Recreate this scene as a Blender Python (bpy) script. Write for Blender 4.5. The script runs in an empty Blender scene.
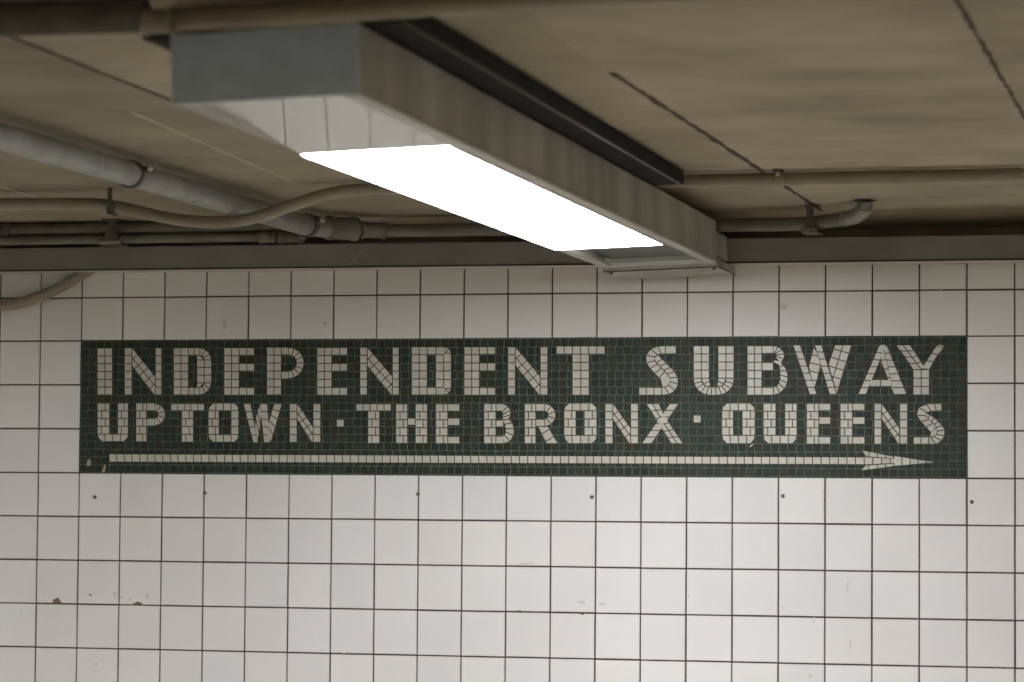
import bpy, bmesh, math, random
from mathutils import Vector, Matrix

# ------------------------------------------------------------------ camera, light, exposure
scene = bpy.context.scene
C = scene.collection
random.seed(7)

FOCAL_PX = 2936.3
cam_data = bpy.data.cameras.new('camera')
cam_data.sensor_width = 36.0
cam_data.lens = FOCAL_PX * 36.0 / 1024.0
cam_data.dof.use_dof = True
cam_data.dof.focus_distance = 9.75
cam_data.dof.aperture_fstop = 4.0
cam = bpy.data.objects.new('camera', cam_data)
C.objects.link(cam)
_yaw, _pit, _rol = .2415, .0509, .0075
_f = Vector((-math.sin(_yaw)*math.cos(_pit), math.cos(_yaw)*math.cos(_pit), math.sin(_pit)))
_r = Vector((math.cos(_yaw), math.sin(_yaw), 0))
_u = _r.cross(_f)
_r2 = math.cos(_rol)*_r + math.sin(_rol)*_u
_u2 = -math.sin(_rol)*_r + math.cos(_rol)*_u
cam.matrix_world = Matrix(((_r2.x, _u2.x, -_f.x, 2.3605), (_r2.y, _u2.y, -_f.y, -9.522),
                           (_r2.z, _u2.z, -_f.z, 1.5922), (0, 0, 0, 1)))
scene.camera = cam
w = bpy.data.worlds.new('world'); scene.world = w
w.use_nodes = True
w.node_tree.nodes['Background'].inputs[0].default_value = (0, 0, 0, 1)
w.node_tree.nodes['Background'].inputs[1].default_value = 0
scene.view_settings.view_transform = 'Standard'
scene.view_settings.look = 'None'
scene.view_settings.gamma = 1
scene.view_settings.use_curve_mapping = False
scene.view_settings.exposure = 0.0

LAMP_EMIT = 35.0         # the tubes behind the diffusers
SIGN_Z = 2.10            # top of the mosaic
TILE = .1524
CEIL = 2.50
X0, X1, Y0 = -5.5, 8.5, -13.0

# ------------------------------------------------------------------ materials
def mat(name, col, rough=.6, metal=0, noise=None, bump=None, attr=None, ior=1.5, emit=None, streak=None, spec=.5):
    """noise=(scale, amount, detail) mottles the colour, bump=(scale, strength, distance, stretch)"""
    m = bpy.data.materials.new(name); m.use_nodes = True
    nt = m.node_tree; n = nt.nodes; l = nt.links
    b = n['Principled BSDF']
    b.inputs['Roughness'].default_value = rough
    b.inputs['Metallic'].default_value = metal
    b.inputs['IOR'].default_value = ior
    b.inputs['Specular IOR Level'].default_value = spec
    tc = n.new('ShaderNodeTexCoord')
    rgb = n.new('ShaderNodeRGB'); rgb.outputs[0].default_value = (*col, 1)
    cur = rgb.outputs[0]
    def mult(cur, fac, lo, hi, src):
        mr = n.new('ShaderNodeMapRange'); mr.inputs['To Min'].default_value = lo; mr.inputs['To Max'].default_value = hi
        mr.inputs['From Min'].default_value = .3; mr.inputs['From Max'].default_value = .7
        l.new(src, mr.inputs['Value'])
        mx = n.new('ShaderNodeMix'); mx.data_type = 'RGBA'; mx.blend_type = 'MULTIPLY'
        mx.inputs[0].default_value = fac
        l.new(cur, mx.inputs[6])
        cmb = n.new('ShaderNodeCombineColor')
        for k in range(3): l.new(mr.outputs[0], cmb.inputs[k])
        l.new(cmb.outputs[0], mx.inputs[7])
        return mx.outputs[2]
    if noise:
        t = n.new('ShaderNodeTexNoise'); t.inputs['Scale'].default_value = noise[0]
        t.inputs['Detail'].default_value = noise[2] if len(noise) > 2 else 4
        l.new(tc.outputs['Object'], t.inputs['Vector'])
        cur = mult(cur, 1, 1-noise[1], 1+noise[1], t.outputs['Fac'])
    if streak:    # (scale vector, amount)
        mp = n.new('ShaderNodeMapping'); mp.inputs['Scale'].default_value = streak[0]
        l.new(tc.outputs['Object'], mp.inputs[0])
        t = n.new('ShaderNodeTexNoise'); t.inputs['Scale'].default_value = 1; t.inputs['Detail'].default_value = 3
        l.new(mp.outputs[0], t.inputs['Vector'])
        cur = mult(cur, 1, 1-streak[1], 1+streak[1], t.outputs['Fac'])
    if attr:
        a = n.new('ShaderNodeAttribute'); a.attribute_name = attr
        mx = n.new('ShaderNodeMix'); mx.data_type = 'RGBA'; mx.blend_type = 'MULTIPLY'
        mx.inputs[0].default_value = 1
        l.new(cur, mx.inputs[6]); l.new(a.outputs['Color'], mx.inputs[7]); cur = mx.outputs[2]
    l.new(cur, b.inputs['Base Color'])
    if bump:
        mp = n.new('ShaderNodeMapping')
        if len(bump) > 3: mp.inputs['Scale'].default_value = bump[3]
        l.new(tc.outputs['Object'], mp.inputs[0])
        t = n.new('ShaderNodeTexNoise'); t.inputs['Scale'].default_value = bump[0]; t.inputs['Detail'].default_value = 2
        l.new(mp.outputs[0], t.inputs['Vector'])
        bp = n.new('ShaderNodeBump'); bp.inputs['Strength'].default_value = bump[1]; bp.inputs['Distance'].default_value = bump[2]
        l.new(t.outputs['Fac'], bp.inputs['Height']); l.new(bp.outputs[0], b.inputs['Normal'])
    if emit:
        b.inputs['Emission Color'].default_value = (*emit[0], 1)
        b.inputs['Emission Strength'].default_value = emit[1]
    return m

M = dict(
    tile=mat('glazed_white_tile', (.755, .74, .72), .36, spec=.16, attr='tint', noise=(1.3, .05, 3), bump=(9, .25, .002)),
    grout=mat('dark_wall_grout', (.085, .070, .056), .9, noise=(30, .3)),
    chip=mat('chipped_bisque', (.16, .115, .08), .95, noise=(90, .5)),
    smudge=mat('grey_smudge', (.60, .58, .55), .5),
    plaster=mat('painted_plaster', (.30, .255, .19), .8, noise=(5, .15)),
    green=mat('green_tessera', (.028, .039, .029), .5, spec=.2, attr='tint'),
    green_grout=mat('grey_green_grout', (.105, .12, .10), .95, ior=1.3, noise=(40, .4)),
    cream=mat('cream_tessera', (.56, .535, .465), .35, attr='tint', noise=(60, .08)),
    brown_grout=mat('brown_letter_grout', (.095, .075, .055), .95),
    ceiling=mat('painted_concrete', (.395, .345, .258), .85, attr='tint', noise=(2.6, .24, 8), bump=(25, .35, .003)),
    crack=mat('dirty_joint', (.085, .062, .042), .95, noise=(30, .4)),
    mortar=mat('pale_mortar', (.42, .37, .28), .9, noise=(20, .2)),
    floor=mat('worn_concrete_floor', (.35, .30, .23), .7, noise=(2, .2, 6)),
    room=mat('painted_masonry', (.17, .16, .14), .8, noise=(2, .15)),
    paint=mat('grey_enamel', (.39, .385, .33), .45, noise=(3, .12, 4), streak=((5, 5, .8), .32)),
    cap=mat('cool_lit_enamel', (.50, .60, .67), .5, noise=(14, .12, 4)),  # the housing enamel, lightened and blued to paint in cool light
    rail=mat('pale_enamel_rail', (.52, .50, .46), .35),
    gloss=mat('glossy_white_panel', (.60, .59, .57), .02, ior=1.65, bump=(4.5, .02, .01, (2.2, 1.6, 1))),
    dull=mat('grey_panel', (.10, .10, .09), .3, ior=1.3, bump=(3, .3, .01)),
    lit=mat('lit_acrylic', (.9, .9, .9), .4, emit=((.97, 1.0, 1.03), LAMP_EMIT)),
    trough=mat('dark_grey_trough_paint', (.25, .25, .235), .5, noise=(4, .15, 4)),
    lip=mat('rusty_edge', (.07, .055, .045), .8),
    scratch=mat('bare_scratch', (.45, .45, .42), .5),
    pipe=mat('galvanised_pipe', (.27, .28, .26), .42, metal=.25, noise=(12, .2, 5)),
    conduit=mat('painted_conduit', (.28, .245, .18), .45, noise=(8, .15, 4)),
    dark_pipe=mat('dark_iron_pipe', (.085, .078, .062), .55, noise=(14, .3)),
    grey_pipe=mat('grey_conduit', (.17, .165, .14), .5, noise=(10, .2)),
    iron=mat('dark_steel_bracket', (.10, .095, .08), .6, noise=(30, .3)),
    shadow_black=mat('shadow_strip_black', (.016, .016, .013), .8, spec=.2, noise=(6, .3)),  # black for the strips that mimic shadow above the light
    bolt=mat('bright_bolt', (.55, .56, .54), .35, metal=.5),
    black=mat('hole_shadow', (.03, .028, .025), .9),
)

# ------------------------------------------------------------------ helpers
def obj(name, bm, m, parent=None, smooth=False):
    me = bpy.data.meshes.new(name)
    bm.normal_update(); bm.to_mesh(me); bm.free()
    for x in (m if isinstance(m, (list, tuple)) else [m]): me.materials.append(M[x] if isinstance(x, str) else x)
    if smooth:
        for p in me.polygons: p.use_smooth = True
    o = bpy.data.objects.new(name, me); C.objects.link(o)
    if parent: o.parent = parent
    return o
def tag(o, label=None, cat=None, group=None, kind=None):
    if label: o['label'] = label
    if cat: o['category'] = cat
    if group: o['group'] = group
    if kind: o['kind'] = kind
    return o
def thing(name, label, cat, loc=(0, 0, 0), group=None):
    o = bpy.data.objects.new(name, None); C.objects.link(o)
    o.location = loc; o.empty_display_size = .1
    return tag(o, label, cat, group)
def copy_tree(o, parent=None):
    c = o.copy(); C.objects.link(c)
    if parent: c.parent = parent
    for ch in [x for x in bpy.data.objects if x.parent == o]: copy_tree(ch, c)
    return c
def box(bm, x0, x1, y0, y1, z0, z1, bevel=0, mi=0):
    vs = [bm.verts.new((x, y, z)) for x in (x0, x1) for y in (y0, y1) for z in (z0, z1)]
    fs = [bm.faces.new([vs[i] for i in q]) for q in ((0, 1, 3, 2), (4, 6, 7, 5), (0, 4, 5, 1), (2, 3, 7, 6), (0, 2, 6, 4), (1, 5, 7, 3))]
    for f in fs: f.material_index = mi
    if bevel:
        es = list({e for f in fs for e in f.edges})
        bmesh.ops.bevel(bm, geom=es, offset=bevel, segments=3, profile=.5, affect='EDGES')
    return bm
def smooth_path(P, step=6):
    P = [Vector(p) for p in P]; out = []
    for i in range(len(P)-1):
        a = P[max(i-1, 0)]; b = P[i]; c = P[i+1]; d = P[min(i+2, len(P)-1)]
        for k in range(step):
            t = k/step
            out.append(.5*((2*b) + (c-a)*t + (2*a-5*b+4*c-d)*t*t + (3*b-a-3*c+d)*t**3))
    out.append(P[-1]); return out
def tube(bm, P, r, seg=20, cap=True, radii=None):
    P = [Vector(p) for p in P]
    t0 = (P[1]-P[0]).normalized()
    up = Vector((0, 0, 1)) if abs(t0.z) < .9 else Vector((1, 0, 0))
    nrm = (up - up.dot(t0)*t0).normalized(); rings = []
    for i, p in enumerate(P):
        t = (P[min(i+1, len(P)-1)]-P[max(i-1, 0)]).normalized()
        nrm = (nrm - nrm.dot(t)*t).normalized(); bi = t.cross(nrm)
        rr = radii[i] if radii else r
        rings.append([bm.verts.new(p + rr*(math.cos(a)*nrm + math.sin(a)*bi)) for a in (2*math.pi*k/seg for k in range(seg))])
    for a, b in zip(rings, rings[1:]):
        for k in range(seg):
            f = bm.faces.new((a[k], a[(k+1) % seg], b[(k+1) % seg], b[k])); f.smooth = True
    if cap:
        bm.faces.new(list(reversed(rings[0]))); bm.faces.new(rings[-1])
    return bm
def collar(bm, a, b, r, lip=.003):
    """a coupling: sleeve with two raised ends"""
    a = Vector(a); b = Vector(b); d = b-a
    ts = [0, .001, .14, .16, .84, .86, .999, 1]; rr = [r*.9, r+lip, r+lip, r, r, r+lip, r+lip, r*.9]
    return tube(bm, [a+d*t for t in ts], r, 24, True, rr)
def one(fn, *a, **k):
    bm = bmesh.new(); fn(bm, *a, **k); return bm

# ------------------------------------------------------------------ the mosaic's polygon tools (wall plane x, z)
def lerp(a, b, t): return (a[0]+(b[0]-a[0])*t, a[1]+(b[1]-a[1])*t)
def poly_area(P):
    return .5*sum(P[i][0]*P[(i+1) % len(P)][1]-P[(i+1) % len(P)][0]*P[i][1] for i in range(len(P)))
def clip_half(P, a, b, off=0):
    """keep the part of P left of the line a->b moved inwards by off"""
    dx, dy = b[0]-a[0], b[1]-a[1]; L = math.hypot(dx, dy)
    if L < 1e-7: return P
    nx, ny = -dy/L, dx/L
    d = [(p[0]-a[0])*nx+(p[1]-a[1])*ny-off for p in P]; out = []
    for i in range(len(P)):
        j = (i+1) % len(P)
        if d[i] >= 0: out.append(P[i])
        if (d[i] >= 0) != (d[j] >= 0): out.append(lerp(P[i], P[j], d[i]/(d[i]-d[j])))
    return out
def ccw(P): return P if poly_area(P) > 0 else P[::-1]
def inset(P, g):
    P = ccw(P); Q = P
    for i in range(len(P)):
        Q = clip_half(Q, P[i], P[(i+1) % len(P)], g)
        if len(Q) < 3: return None
    return Q
PITCH = .0275
def expand(op):
    k = op[0]; res = []
    if k == 'g':
        q, nx, ny, st = op[1:]
        for j in range(ny):
            cuts = [i/nx for i in range(nx+1)]
            if st and nx == 2: cuts = [0, .64, 1] if j % 2 == 0 else [0, .36, 1]
            v0, v1 = j/ny, (j+1)/ny
            P = lambda u, v: lerp(lerp(q[0], q[1], u), lerp(q[3], q[2], u), v)
            for u0, u1 in zip(cuts, cuts[1:]): res.append([P(u0, v0), P(u1, v0), P(u1, v1), P(u0, v1)])
    elif k == 'r':
        A, B, n, m = op[1:]
        def at(P, t):
            x = t*(len(P)-1); i = min(int(x), len(P)-2); return lerp(P[i], P[i+1], x-i)
        # even spacing along the mean line
        K = 60; mid = [lerp(at(A, i/K), at(B, i/K), .5) for i in range(K+1)]
        cum = [0]
        for a, b in zip(mid, mid[1:]): cum.append(cum[-1]+math.dist(a, b))
        ts = []
        for j in range(n+1):
            s = cum[-1]*j/n; i = 0
            while i < K-1 and cum[i+1] < s: i += 1
            ts.append((i+(s-cum[i])/max(cum[i+1]-cum[i], 1e-9))/K)
        for t0, t1 in zip(ts, ts[1:]):
            for c in range(m):
                f = lambda t, u: lerp(at(A, t), at(B, t), u)
                res.append([f(t0, c/m), f(t1, c/m), f(t1, (c+1)/m), f(t0, (c+1)/m)])
    elif k == 'p': res.append([tuple(p) for p in op[1]])
    elif k == 'f':
        R, p0, p1 = op[1:4]; R = ccw([tuple(p) for p in R])
        L = math.dist(p0, p1); ux, uy = (p1[0]-p0[0])/L, (p1[1]-p0[1])/L
        vx, vy = -uy, ux
        S = [((p[0]-p0[0])*ux+(p[1]-p0[1])*uy, (p[0]-p0[0])*vx+(p[1]-p0[1])*vy) for p in R]
        s0, s1 = min(s[0] for s in S), max(s[0] for s in S); t0, t1 = min(s[1] for s in S), max(s[1] for s in S)
        nu = max(1, round((s1-s0)/PITCH)); nv = op[4] if len(op) > 4 else max(1, round((t1-t0)/PITCH))
        for i in range(nu):
            for j in range(nv):
                a, b = s0+(s1-s0)*i/nu, s0+(s1-s0)*(i+1)/nu; c, d = t0+(t1-t0)*j/nv, t0+(t1-t0)*(j+1)/nv
                Q = [(p0[0]+x*ux+y*vx, p0[1]+x*uy+y*vy) for x, y in ((a, c), (b, c), (b, d), (a, d))]
                Q = ccw(Q)
                for e in range(len(R)):
                    Q = clip_half(Q, R[e], R[(e+1) % len(R)])
                    if len(Q) < 3: break
                if len(Q) >= 3 and abs(poly_area(Q)) > 2.5e-5: res.append(Q)
    return res
def prism(bm, P, y_back, y_front, mi, col=None, lay=None, bev=0):
    P = ccw(P); n = len(P)
    F = [bm.verts.new((p[0], y_front, p[1])) for p in P]; B = [bm.verts.new((p[0], y_back, p[1])) for p in P]
    fs = [bm.faces.new(F)] + [bm.faces.new((F[(i+1) % n], F[i], B[i], B[(i+1) % n])) for i in range(n)]
    for f in fs:
        f.material_index = mi
        if lay:
            for lp in f.loops: lp[lay] = col
def jit(a, warm=0):
    v = 1+random.uniform(-a, a); k = random.uniform(-warm, warm)
    return (v*(1+k), v, v*(1-k), 1)

LETTERS = [
 ('I', [["g",[[-1.4637,-0.0254],[-1.4074,-0.0256],[-1.4049,-0.1882],[-1.4611,-0.1881]],2,6,0]]),
 ('N', [["g",[[-1.3635,-0.0249],[-1.3355,-0.025],[-1.3331,-0.1882],[-1.361,-0.1882]],1,6,0],["g",[[-1.2499,-0.0254],[-1.2267,-0.0255],[-1.2243,-0.1883],[-1.2475,-0.1882]],1,6,0],["f",[[-1.3355,-0.0277],[-1.3308,-0.0294],[-1.2484,-0.1252],[-1.2475,-0.1882],[-1.2521,-0.1882],[-1.3346,-0.0882]],[-1.3355,-0.0277],[-1.2484,-0.1252],2]]),
 ('D', [["g",[[-1.184,-0.0257],[-1.1294,-0.0259],[-1.1272,-0.1883],[-1.1817,-0.1883]],2,6,0],["g",[[-1.1294,-0.0259],[-1.0879,-0.0261],[-1.0875,-0.0523],[-1.1291,-0.0521]],2,1,0],["g",[[-1.1275,-0.1621],[-1.0861,-0.1622],[-1.0857,-0.1883],[-1.1272,-0.1883]],2,1,0],["g",[[-1.0984,-0.068],[-1.0708,-0.068],[-1.0697,-0.1465],[-1.0973,-0.1465]],1,3,0],["g",[[-1.0708,-0.068],[-1.045,-0.0681],[-1.0439,-0.1465],[-1.0697,-0.1465]],1,3,0],["r",[[-1.0879,-0.0261],[-1.0716,-0.0294],[-1.0578,-0.0385],[-1.0484,-0.0521],[-1.045,-0.0681]],[[-1.0875,-0.0523],[-1.0815,-0.0535],[-1.0764,-0.0569],[-1.0729,-0.062],[-1.0717,-0.068]],3,1],["r",[[-1.0439,-0.1465],[-1.0469,-0.1625],[-1.0559,-0.1761],[-1.0695,-0.1851],[-1.0857,-0.1883]],[[-1.0706,-0.1465],[-1.0717,-0.1525],[-1.075,-0.1576],[-1.0801,-0.161],[-1.0861,-0.1622]],3,1],["p",[[-1.0986,-0.0522],[-1.0875,-0.0523],[-1.0717,-0.068],[-1.0984,-0.068]]],["p",[[-1.0973,-0.1465],[-1.0706,-0.1465],[-1.0861,-0.1622],[-1.0971,-0.1622]]]]),
 ('E', [["g",[[-1.0005,-0.0265],[-0.9455,-0.0267],[-0.9434,-0.1893],[-0.9984,-0.1892]],2,6,0],["g",[[-0.9455,-0.0267],[-0.8906,-0.027],[-0.8903,-0.053],[-0.9452,-0.0528]],2,1,0],["g",[[-0.9448,-0.0806],[-0.8899,-0.0808],[-0.8896,-0.1069],[-0.9445,-0.1067]],2,1,0],["g",[[-0.9437,-0.1632],[-0.8889,-0.1633],[-0.8886,-0.1893],[-0.9434,-0.1893]],2,1,0]]),
 ('P', [["g",[[-0.8468,-0.0254],[-0.7941,-0.0256],[-0.7921,-0.1885],[-0.8448,-0.1884]],2,6,0],["g",[[-0.7941,-0.0256],[-0.7677,-0.0258],[-0.7674,-0.0517],[-0.7937,-0.0516]],1,1,0],["g",[[-0.7931,-0.108],[-0.7667,-0.108],[-0.7664,-0.134],[-0.7927,-0.1339]],1,1,0],["r",[[-0.7686,-0.0258],[-0.747,-0.0299],[-0.7287,-0.0416],[-0.7163,-0.0591],[-0.7118,-0.0796],[-0.7158,-0.1001],[-0.7278,-0.1175],[-0.7459,-0.1291],[-0.7673,-0.1331]],[[-0.7683,-0.0517],[-0.7572,-0.0539],[-0.7477,-0.0599],[-0.7413,-0.0689],[-0.7389,-0.0795],[-0.741,-0.0901],[-0.7472,-0.0991],[-0.7566,-0.1051],[-0.7676,-0.1072]],8,1]]),
 ('E', [["g",[[-0.6669,-0.0271],[-0.6137,-0.0273],[-0.6119,-0.1894],[-0.6651,-0.1894]],2,6,0],["g",[[-0.6137,-0.0273],[-0.5588,-0.0275],[-0.5585,-0.0534],[-0.6134,-0.0532]],2,1,0],["g",[[-0.6131,-0.0817],[-0.5582,-0.0818],[-0.5579,-0.1077],[-0.6128,-0.1075]],2,1,0],["g",[[-0.6122,-0.1636],[-0.5573,-0.1636],[-0.557,-0.1894],[-0.6119,-0.1894]],2,1,0]]),
 ('N', [["g",[[-0.5148,-0.0269],[-0.4888,-0.027],[-0.4871,-0.1886],[-0.5131,-0.1886]],1,6,0],["g",[[-0.4003,-0.0274],[-0.3771,-0.0275],[-0.3755,-0.1887],[-0.3987,-0.1887]],1,6,0],["f",[[-0.4888,-0.0296],[-0.4843,-0.0313],[-0.3993,-0.1252],[-0.3987,-0.1887],[-0.4031,-0.1887],[-0.4881,-0.0906]],[-0.4888,-0.0296],[-0.3993,-0.1252],2]]),
 ('D', [["g",[[-0.3335,-0.0259],[-0.2784,-0.0262],[-0.2769,-0.1887],[-0.3319,-0.1887]],2,6,0],["g",[[-0.2784,-0.0262],[-0.2164,-0.0265],[-0.2162,-0.053],[-0.2782,-0.0527]],2,1,0],["g",[[-0.2772,-0.1631],[-0.2152,-0.1631],[-0.215,-0.1887],[-0.2769,-0.1887]],2,1,0],["g",[[-0.2489,-0.0528],[-0.2206,-0.0529],[-0.2196,-0.1631],[-0.2479,-0.1631]],1,4,0],["g",[[-0.2207,-0.0487],[-0.1942,-0.0488],[-0.1931,-0.1666],[-0.2196,-0.1666]],1,4,0],["r",[[-0.2173,-0.0265],[-0.2085,-0.0282],[-0.201,-0.033],[-0.196,-0.0403],[-0.1942,-0.0488]],[[-0.2171,-0.0483],[-0.217,-0.0483],[-0.2168,-0.0484],[-0.2167,-0.0485],[-0.2167,-0.0487]],2,1],["r",[[-0.1931,-0.1666],[-0.1948,-0.1751],[-0.1997,-0.1823],[-0.2071,-0.1871],[-0.2159,-0.1887]],[[-0.2156,-0.1666],[-0.2157,-0.1667],[-0.2158,-0.1669],[-0.2159,-0.167],[-0.2161,-0.167]],2,1]]),
 ('E', [["g",[[-0.1502,-0.0268],[-0.0965,-0.027],[-0.0952,-0.1897],[-0.1488,-0.1896]],2,6,0],["g",[[-0.0965,-0.027],[-0.0412,-0.0272],[-0.041,-0.0528],[-0.0963,-0.0526]],2,1,0],["g",[[-0.0961,-0.0815],[-0.0408,-0.0817],[-0.0406,-0.1081],[-0.0959,-0.1079]],2,1,0],["g",[[-0.0954,-0.1641],[-0.0401,-0.1642],[-0.0399,-0.1897],[-0.0952,-0.1897]],2,1,0]]),
 ('N', [["g",[[0.0008,-0.0274],[0.027,-0.0275],[0.0283,-0.1889],[0.0021,-0.1889]],1,6,0],["g",[[0.1125,-0.0279],[0.1386,-0.028],[0.1397,-0.1889],[0.1137,-0.1889]],1,6,0],["f",[[0.0271,-0.0301],[0.0314,-0.0318],[0.1132,-0.1262],[0.1137,-0.1889],[0.1093,-0.1889],[0.0275,-0.0904]],[0.0271,-0.0301],[0.1132,-0.1262],2]]),
 ('T', [["g",[[0.1674,-0.0256],[0.3334,-0.0264],[0.3336,-0.0534],[0.1676,-0.0527]],6,1,0],["g",[[0.2222,-0.0529],[0.2801,-0.0532],[0.281,-0.1898],[0.2231,-0.1898]],2,5,0]]),
 ('S', [["g",[[0.5373,-0.0264],[0.573,-0.0266],[0.5731,-0.0534],[0.5374,-0.0533]],1,1,0],["r",[[0.5373,-0.0264],[0.5117,-0.0272],[0.4887,-0.0363],[0.4734,-0.0514],[0.4683,-0.0682],[0.4735,-0.0858],[0.4856,-0.1018],[0.5216,-0.1388],[0.5319,-0.1472]],[[0.5374,-0.0533],[0.5212,-0.0532],[0.5118,-0.0557],[0.5025,-0.0607],[0.4982,-0.0683],[0.5025,-0.0784],[0.5111,-0.0868],[0.5402,-0.1154],[0.5488,-0.1254]],8,1],["r",[[0.4982,-0.0683],[0.5025,-0.0784],[0.5111,-0.0868],[0.5402,-0.1154],[0.5488,-0.1254],[0.5557,-0.138],[0.554,-0.1481],[0.5473,-0.1581],[0.5354,-0.1631],[0.5252,-0.164]],[[0.5118,-0.0557],[0.5195,-0.0633],[0.535,-0.0785],[0.5632,-0.1054],[0.5743,-0.1196],[0.5829,-0.1381],[0.5804,-0.159],[0.5695,-0.1766],[0.5508,-0.1875],[0.5253,-0.19]],9,1],["p",[[0.5216,-0.1388],[0.5488,-0.1254],[0.5557,-0.138],[0.554,-0.1481],[0.5473,-0.1581],[0.5354,-0.1631],[0.5269,-0.1623]]],["g",[[0.4483,-0.1639],[0.5252,-0.164],[0.5253,-0.19],[0.4485,-0.1899]],3,1,0]]),
 ('U', [["g",[[0.6308,-0.0269],[0.6842,-0.0271],[0.6846,-0.1341],[0.6313,-0.134]],2,4,0],["g",[[0.7129,-0.0272],[0.7661,-0.0275],[0.7665,-0.1342],[0.7133,-0.1341]],2,4,0],["r",[[0.6313,-0.134],[0.633,-0.1507],[0.6424,-0.1691],[0.6586,-0.1825],[0.6781,-0.19],[0.6992,-0.1909],[0.7203,-0.19],[0.7405,-0.1826],[0.7565,-0.1692],[0.7648,-0.1509],[0.7665,-0.1342]],[[0.6584,-0.134],[0.6593,-0.1457],[0.6644,-0.1541],[0.6729,-0.16],[0.6847,-0.1633],[0.6991,-0.1642],[0.7135,-0.1633],[0.7253,-0.16],[0.7337,-0.1542],[0.7387,-0.1459],[0.7395,-0.1342]],11,1],["r",[[0.6584,-0.134],[0.6601,-0.1474],[0.6669,-0.1566],[0.6797,-0.1633]],[[0.6846,-0.1341],[0.6846,-0.1408],[0.6855,-0.1466],[0.6889,-0.1558]],2,1],["r",[[0.7395,-0.1342],[0.7379,-0.1475],[0.7311,-0.1567],[0.7185,-0.1633]],[[0.7133,-0.1341],[0.7134,-0.1408],[0.7125,-0.1467],[0.7092,-0.1558]],2,1]]),
 ('B', [["g",[[0.8098,-0.0277],[0.8586,-0.0279],[0.8591,-0.1901],[0.8104,-0.1901]],2,6,0],["g",[[0.8586,-0.0279],[0.8963,-0.0281],[0.8963,-0.053],[0.8586,-0.0529]],1,1,0],["g",[[0.8587,-0.0828],[0.8964,-0.0829],[0.8965,-0.1095],[0.8588,-0.1095]],1,1,0],["g",[[0.859,-0.1643],[0.8967,-0.1644],[0.8967,-0.1901],[0.8591,-0.1901]],1,1,0],["r",[[0.8954,-0.0281],[0.9135,-0.0318],[0.9274,-0.0421],[0.9338,-0.0565],[0.9312,-0.0716],[0.9203,-0.0839]],[[0.8955,-0.0513],[0.9006,-0.0523],[0.9045,-0.055],[0.9063,-0.0588],[0.9056,-0.0628],[0.9025,-0.0661]],5,1],["r",[[0.8964,-0.0829],[0.9115,-0.0847],[0.9174,-0.1013],[0.9191,-0.1221],[0.9175,-0.1428],[0.91,-0.1586],[0.8967,-0.1644]],[[0.8964,-0.0763],[0.9198,-0.0822],[0.9383,-0.0997],[0.9459,-0.1263],[0.9418,-0.1578],[0.9235,-0.1818],[0.8967,-0.1901]],8,1],["p",[[0.8964,-0.0829],[0.8964,-0.0746],[0.9198,-0.0772],[0.9265,-0.0864],[0.9132,-0.0913]]]]),
 ('W', [["r",[[0.9601,-0.0255],[1.0158,-0.1877]],[[0.9845,-0.0256],[1.0402,-0.1877]],7,1],["r",[[1.0317,-0.0259],[1.0807,-0.1877]],[[1.0544,-0.026],[1.105,-0.1877]],7,1],["f",[[1.0285,-0.0323],[1.0399,-0.0486],[1.053,-0.0907],[1.0361,-0.1554],[1.0288,-0.1683],[1.0157,-0.1133],[1.0124,-0.0971]],[1.0285,-0.0323],[1.014,-0.0906]],["f",[[1.0982,-0.0262],[1.1532,-0.0264],[1.1034,-0.1894],[1.0904,-0.1894],[1.0789,-0.0989],[1.0765,-0.0908]],[1.1532,-0.0264],[1.1034,-0.1894]]]),
 ('A', [["r",[[1.2418,-0.0284],[1.1736,-0.1878]],[[1.2643,-0.0318],[1.2002,-0.1878]],7,1],["r",[[1.2547,-0.0317],[1.2901,-0.1878]],[[1.2691,-0.0318],[1.3318,-0.1879]],7,1],["p",[[1.2418,-0.0284],[1.2499,-0.0253],[1.2595,-0.0253],[1.2675,-0.0318],[1.2547,-0.0462]]],["f",[[1.2515,-0.0462],[1.2595,-0.0462],[1.2934,-0.1895],[1.2901,-0.1895],[1.2483,-0.0832],[1.2467,-0.0671]],[1.2547,-0.0462],[1.2901,-0.1878]],["g",[[1.2114,-0.1395],[1.2821,-0.1396],[1.2821,-0.1621],[1.2114,-0.162]],2,1,0]]),
 ('Y', [["g",[[1.3517,-0.1076],[1.4044,-0.1078],[1.4044,-0.1895],[1.3517,-0.1895]],2,3,0],["r",[[1.2956,-0.0271],[1.3221,-0.0626],[1.3517,-0.1076]],[[1.3189,-0.0272],[1.3477,-0.0659],[1.3781,-0.1077]],4,1],["r",[[1.3189,-0.0272],[1.3477,-0.0659],[1.3781,-0.1077]],[[1.3421,-0.0273],[1.3621,-0.0579],[1.39,-0.0997]],4,1],["r",[[1.4275,-0.0293],[1.402,-0.0661],[1.3797,-0.1037]],[[1.4498,-0.039],[1.4243,-0.0694],[1.4044,-0.1078]],3,1],["p",[[1.4275,-0.0293],[1.437,-0.0253],[1.4474,-0.0278],[1.4514,-0.0342],[1.4498,-0.039],[1.4354,-0.0357]]]]),
 ('U', [["g",[[-1.4607,-0.2163],[-1.4148,-0.2163],[-1.4132,-0.3233],[-1.459,-0.3234]],2,4,1],["g",[[-1.3858,-0.2163],[-1.3466,-0.2162],[-1.345,-0.3231],[-1.3842,-0.3232]],2,4,1],["f",[[-1.459,-0.3234],[-1.345,-0.3231],[-1.3467,-0.3363],[-1.3614,-0.3494],[-1.4399,-0.3497],[-1.4551,-0.3366]],[-1.459,-0.3234],[-1.345,-0.3231]]]),
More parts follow.
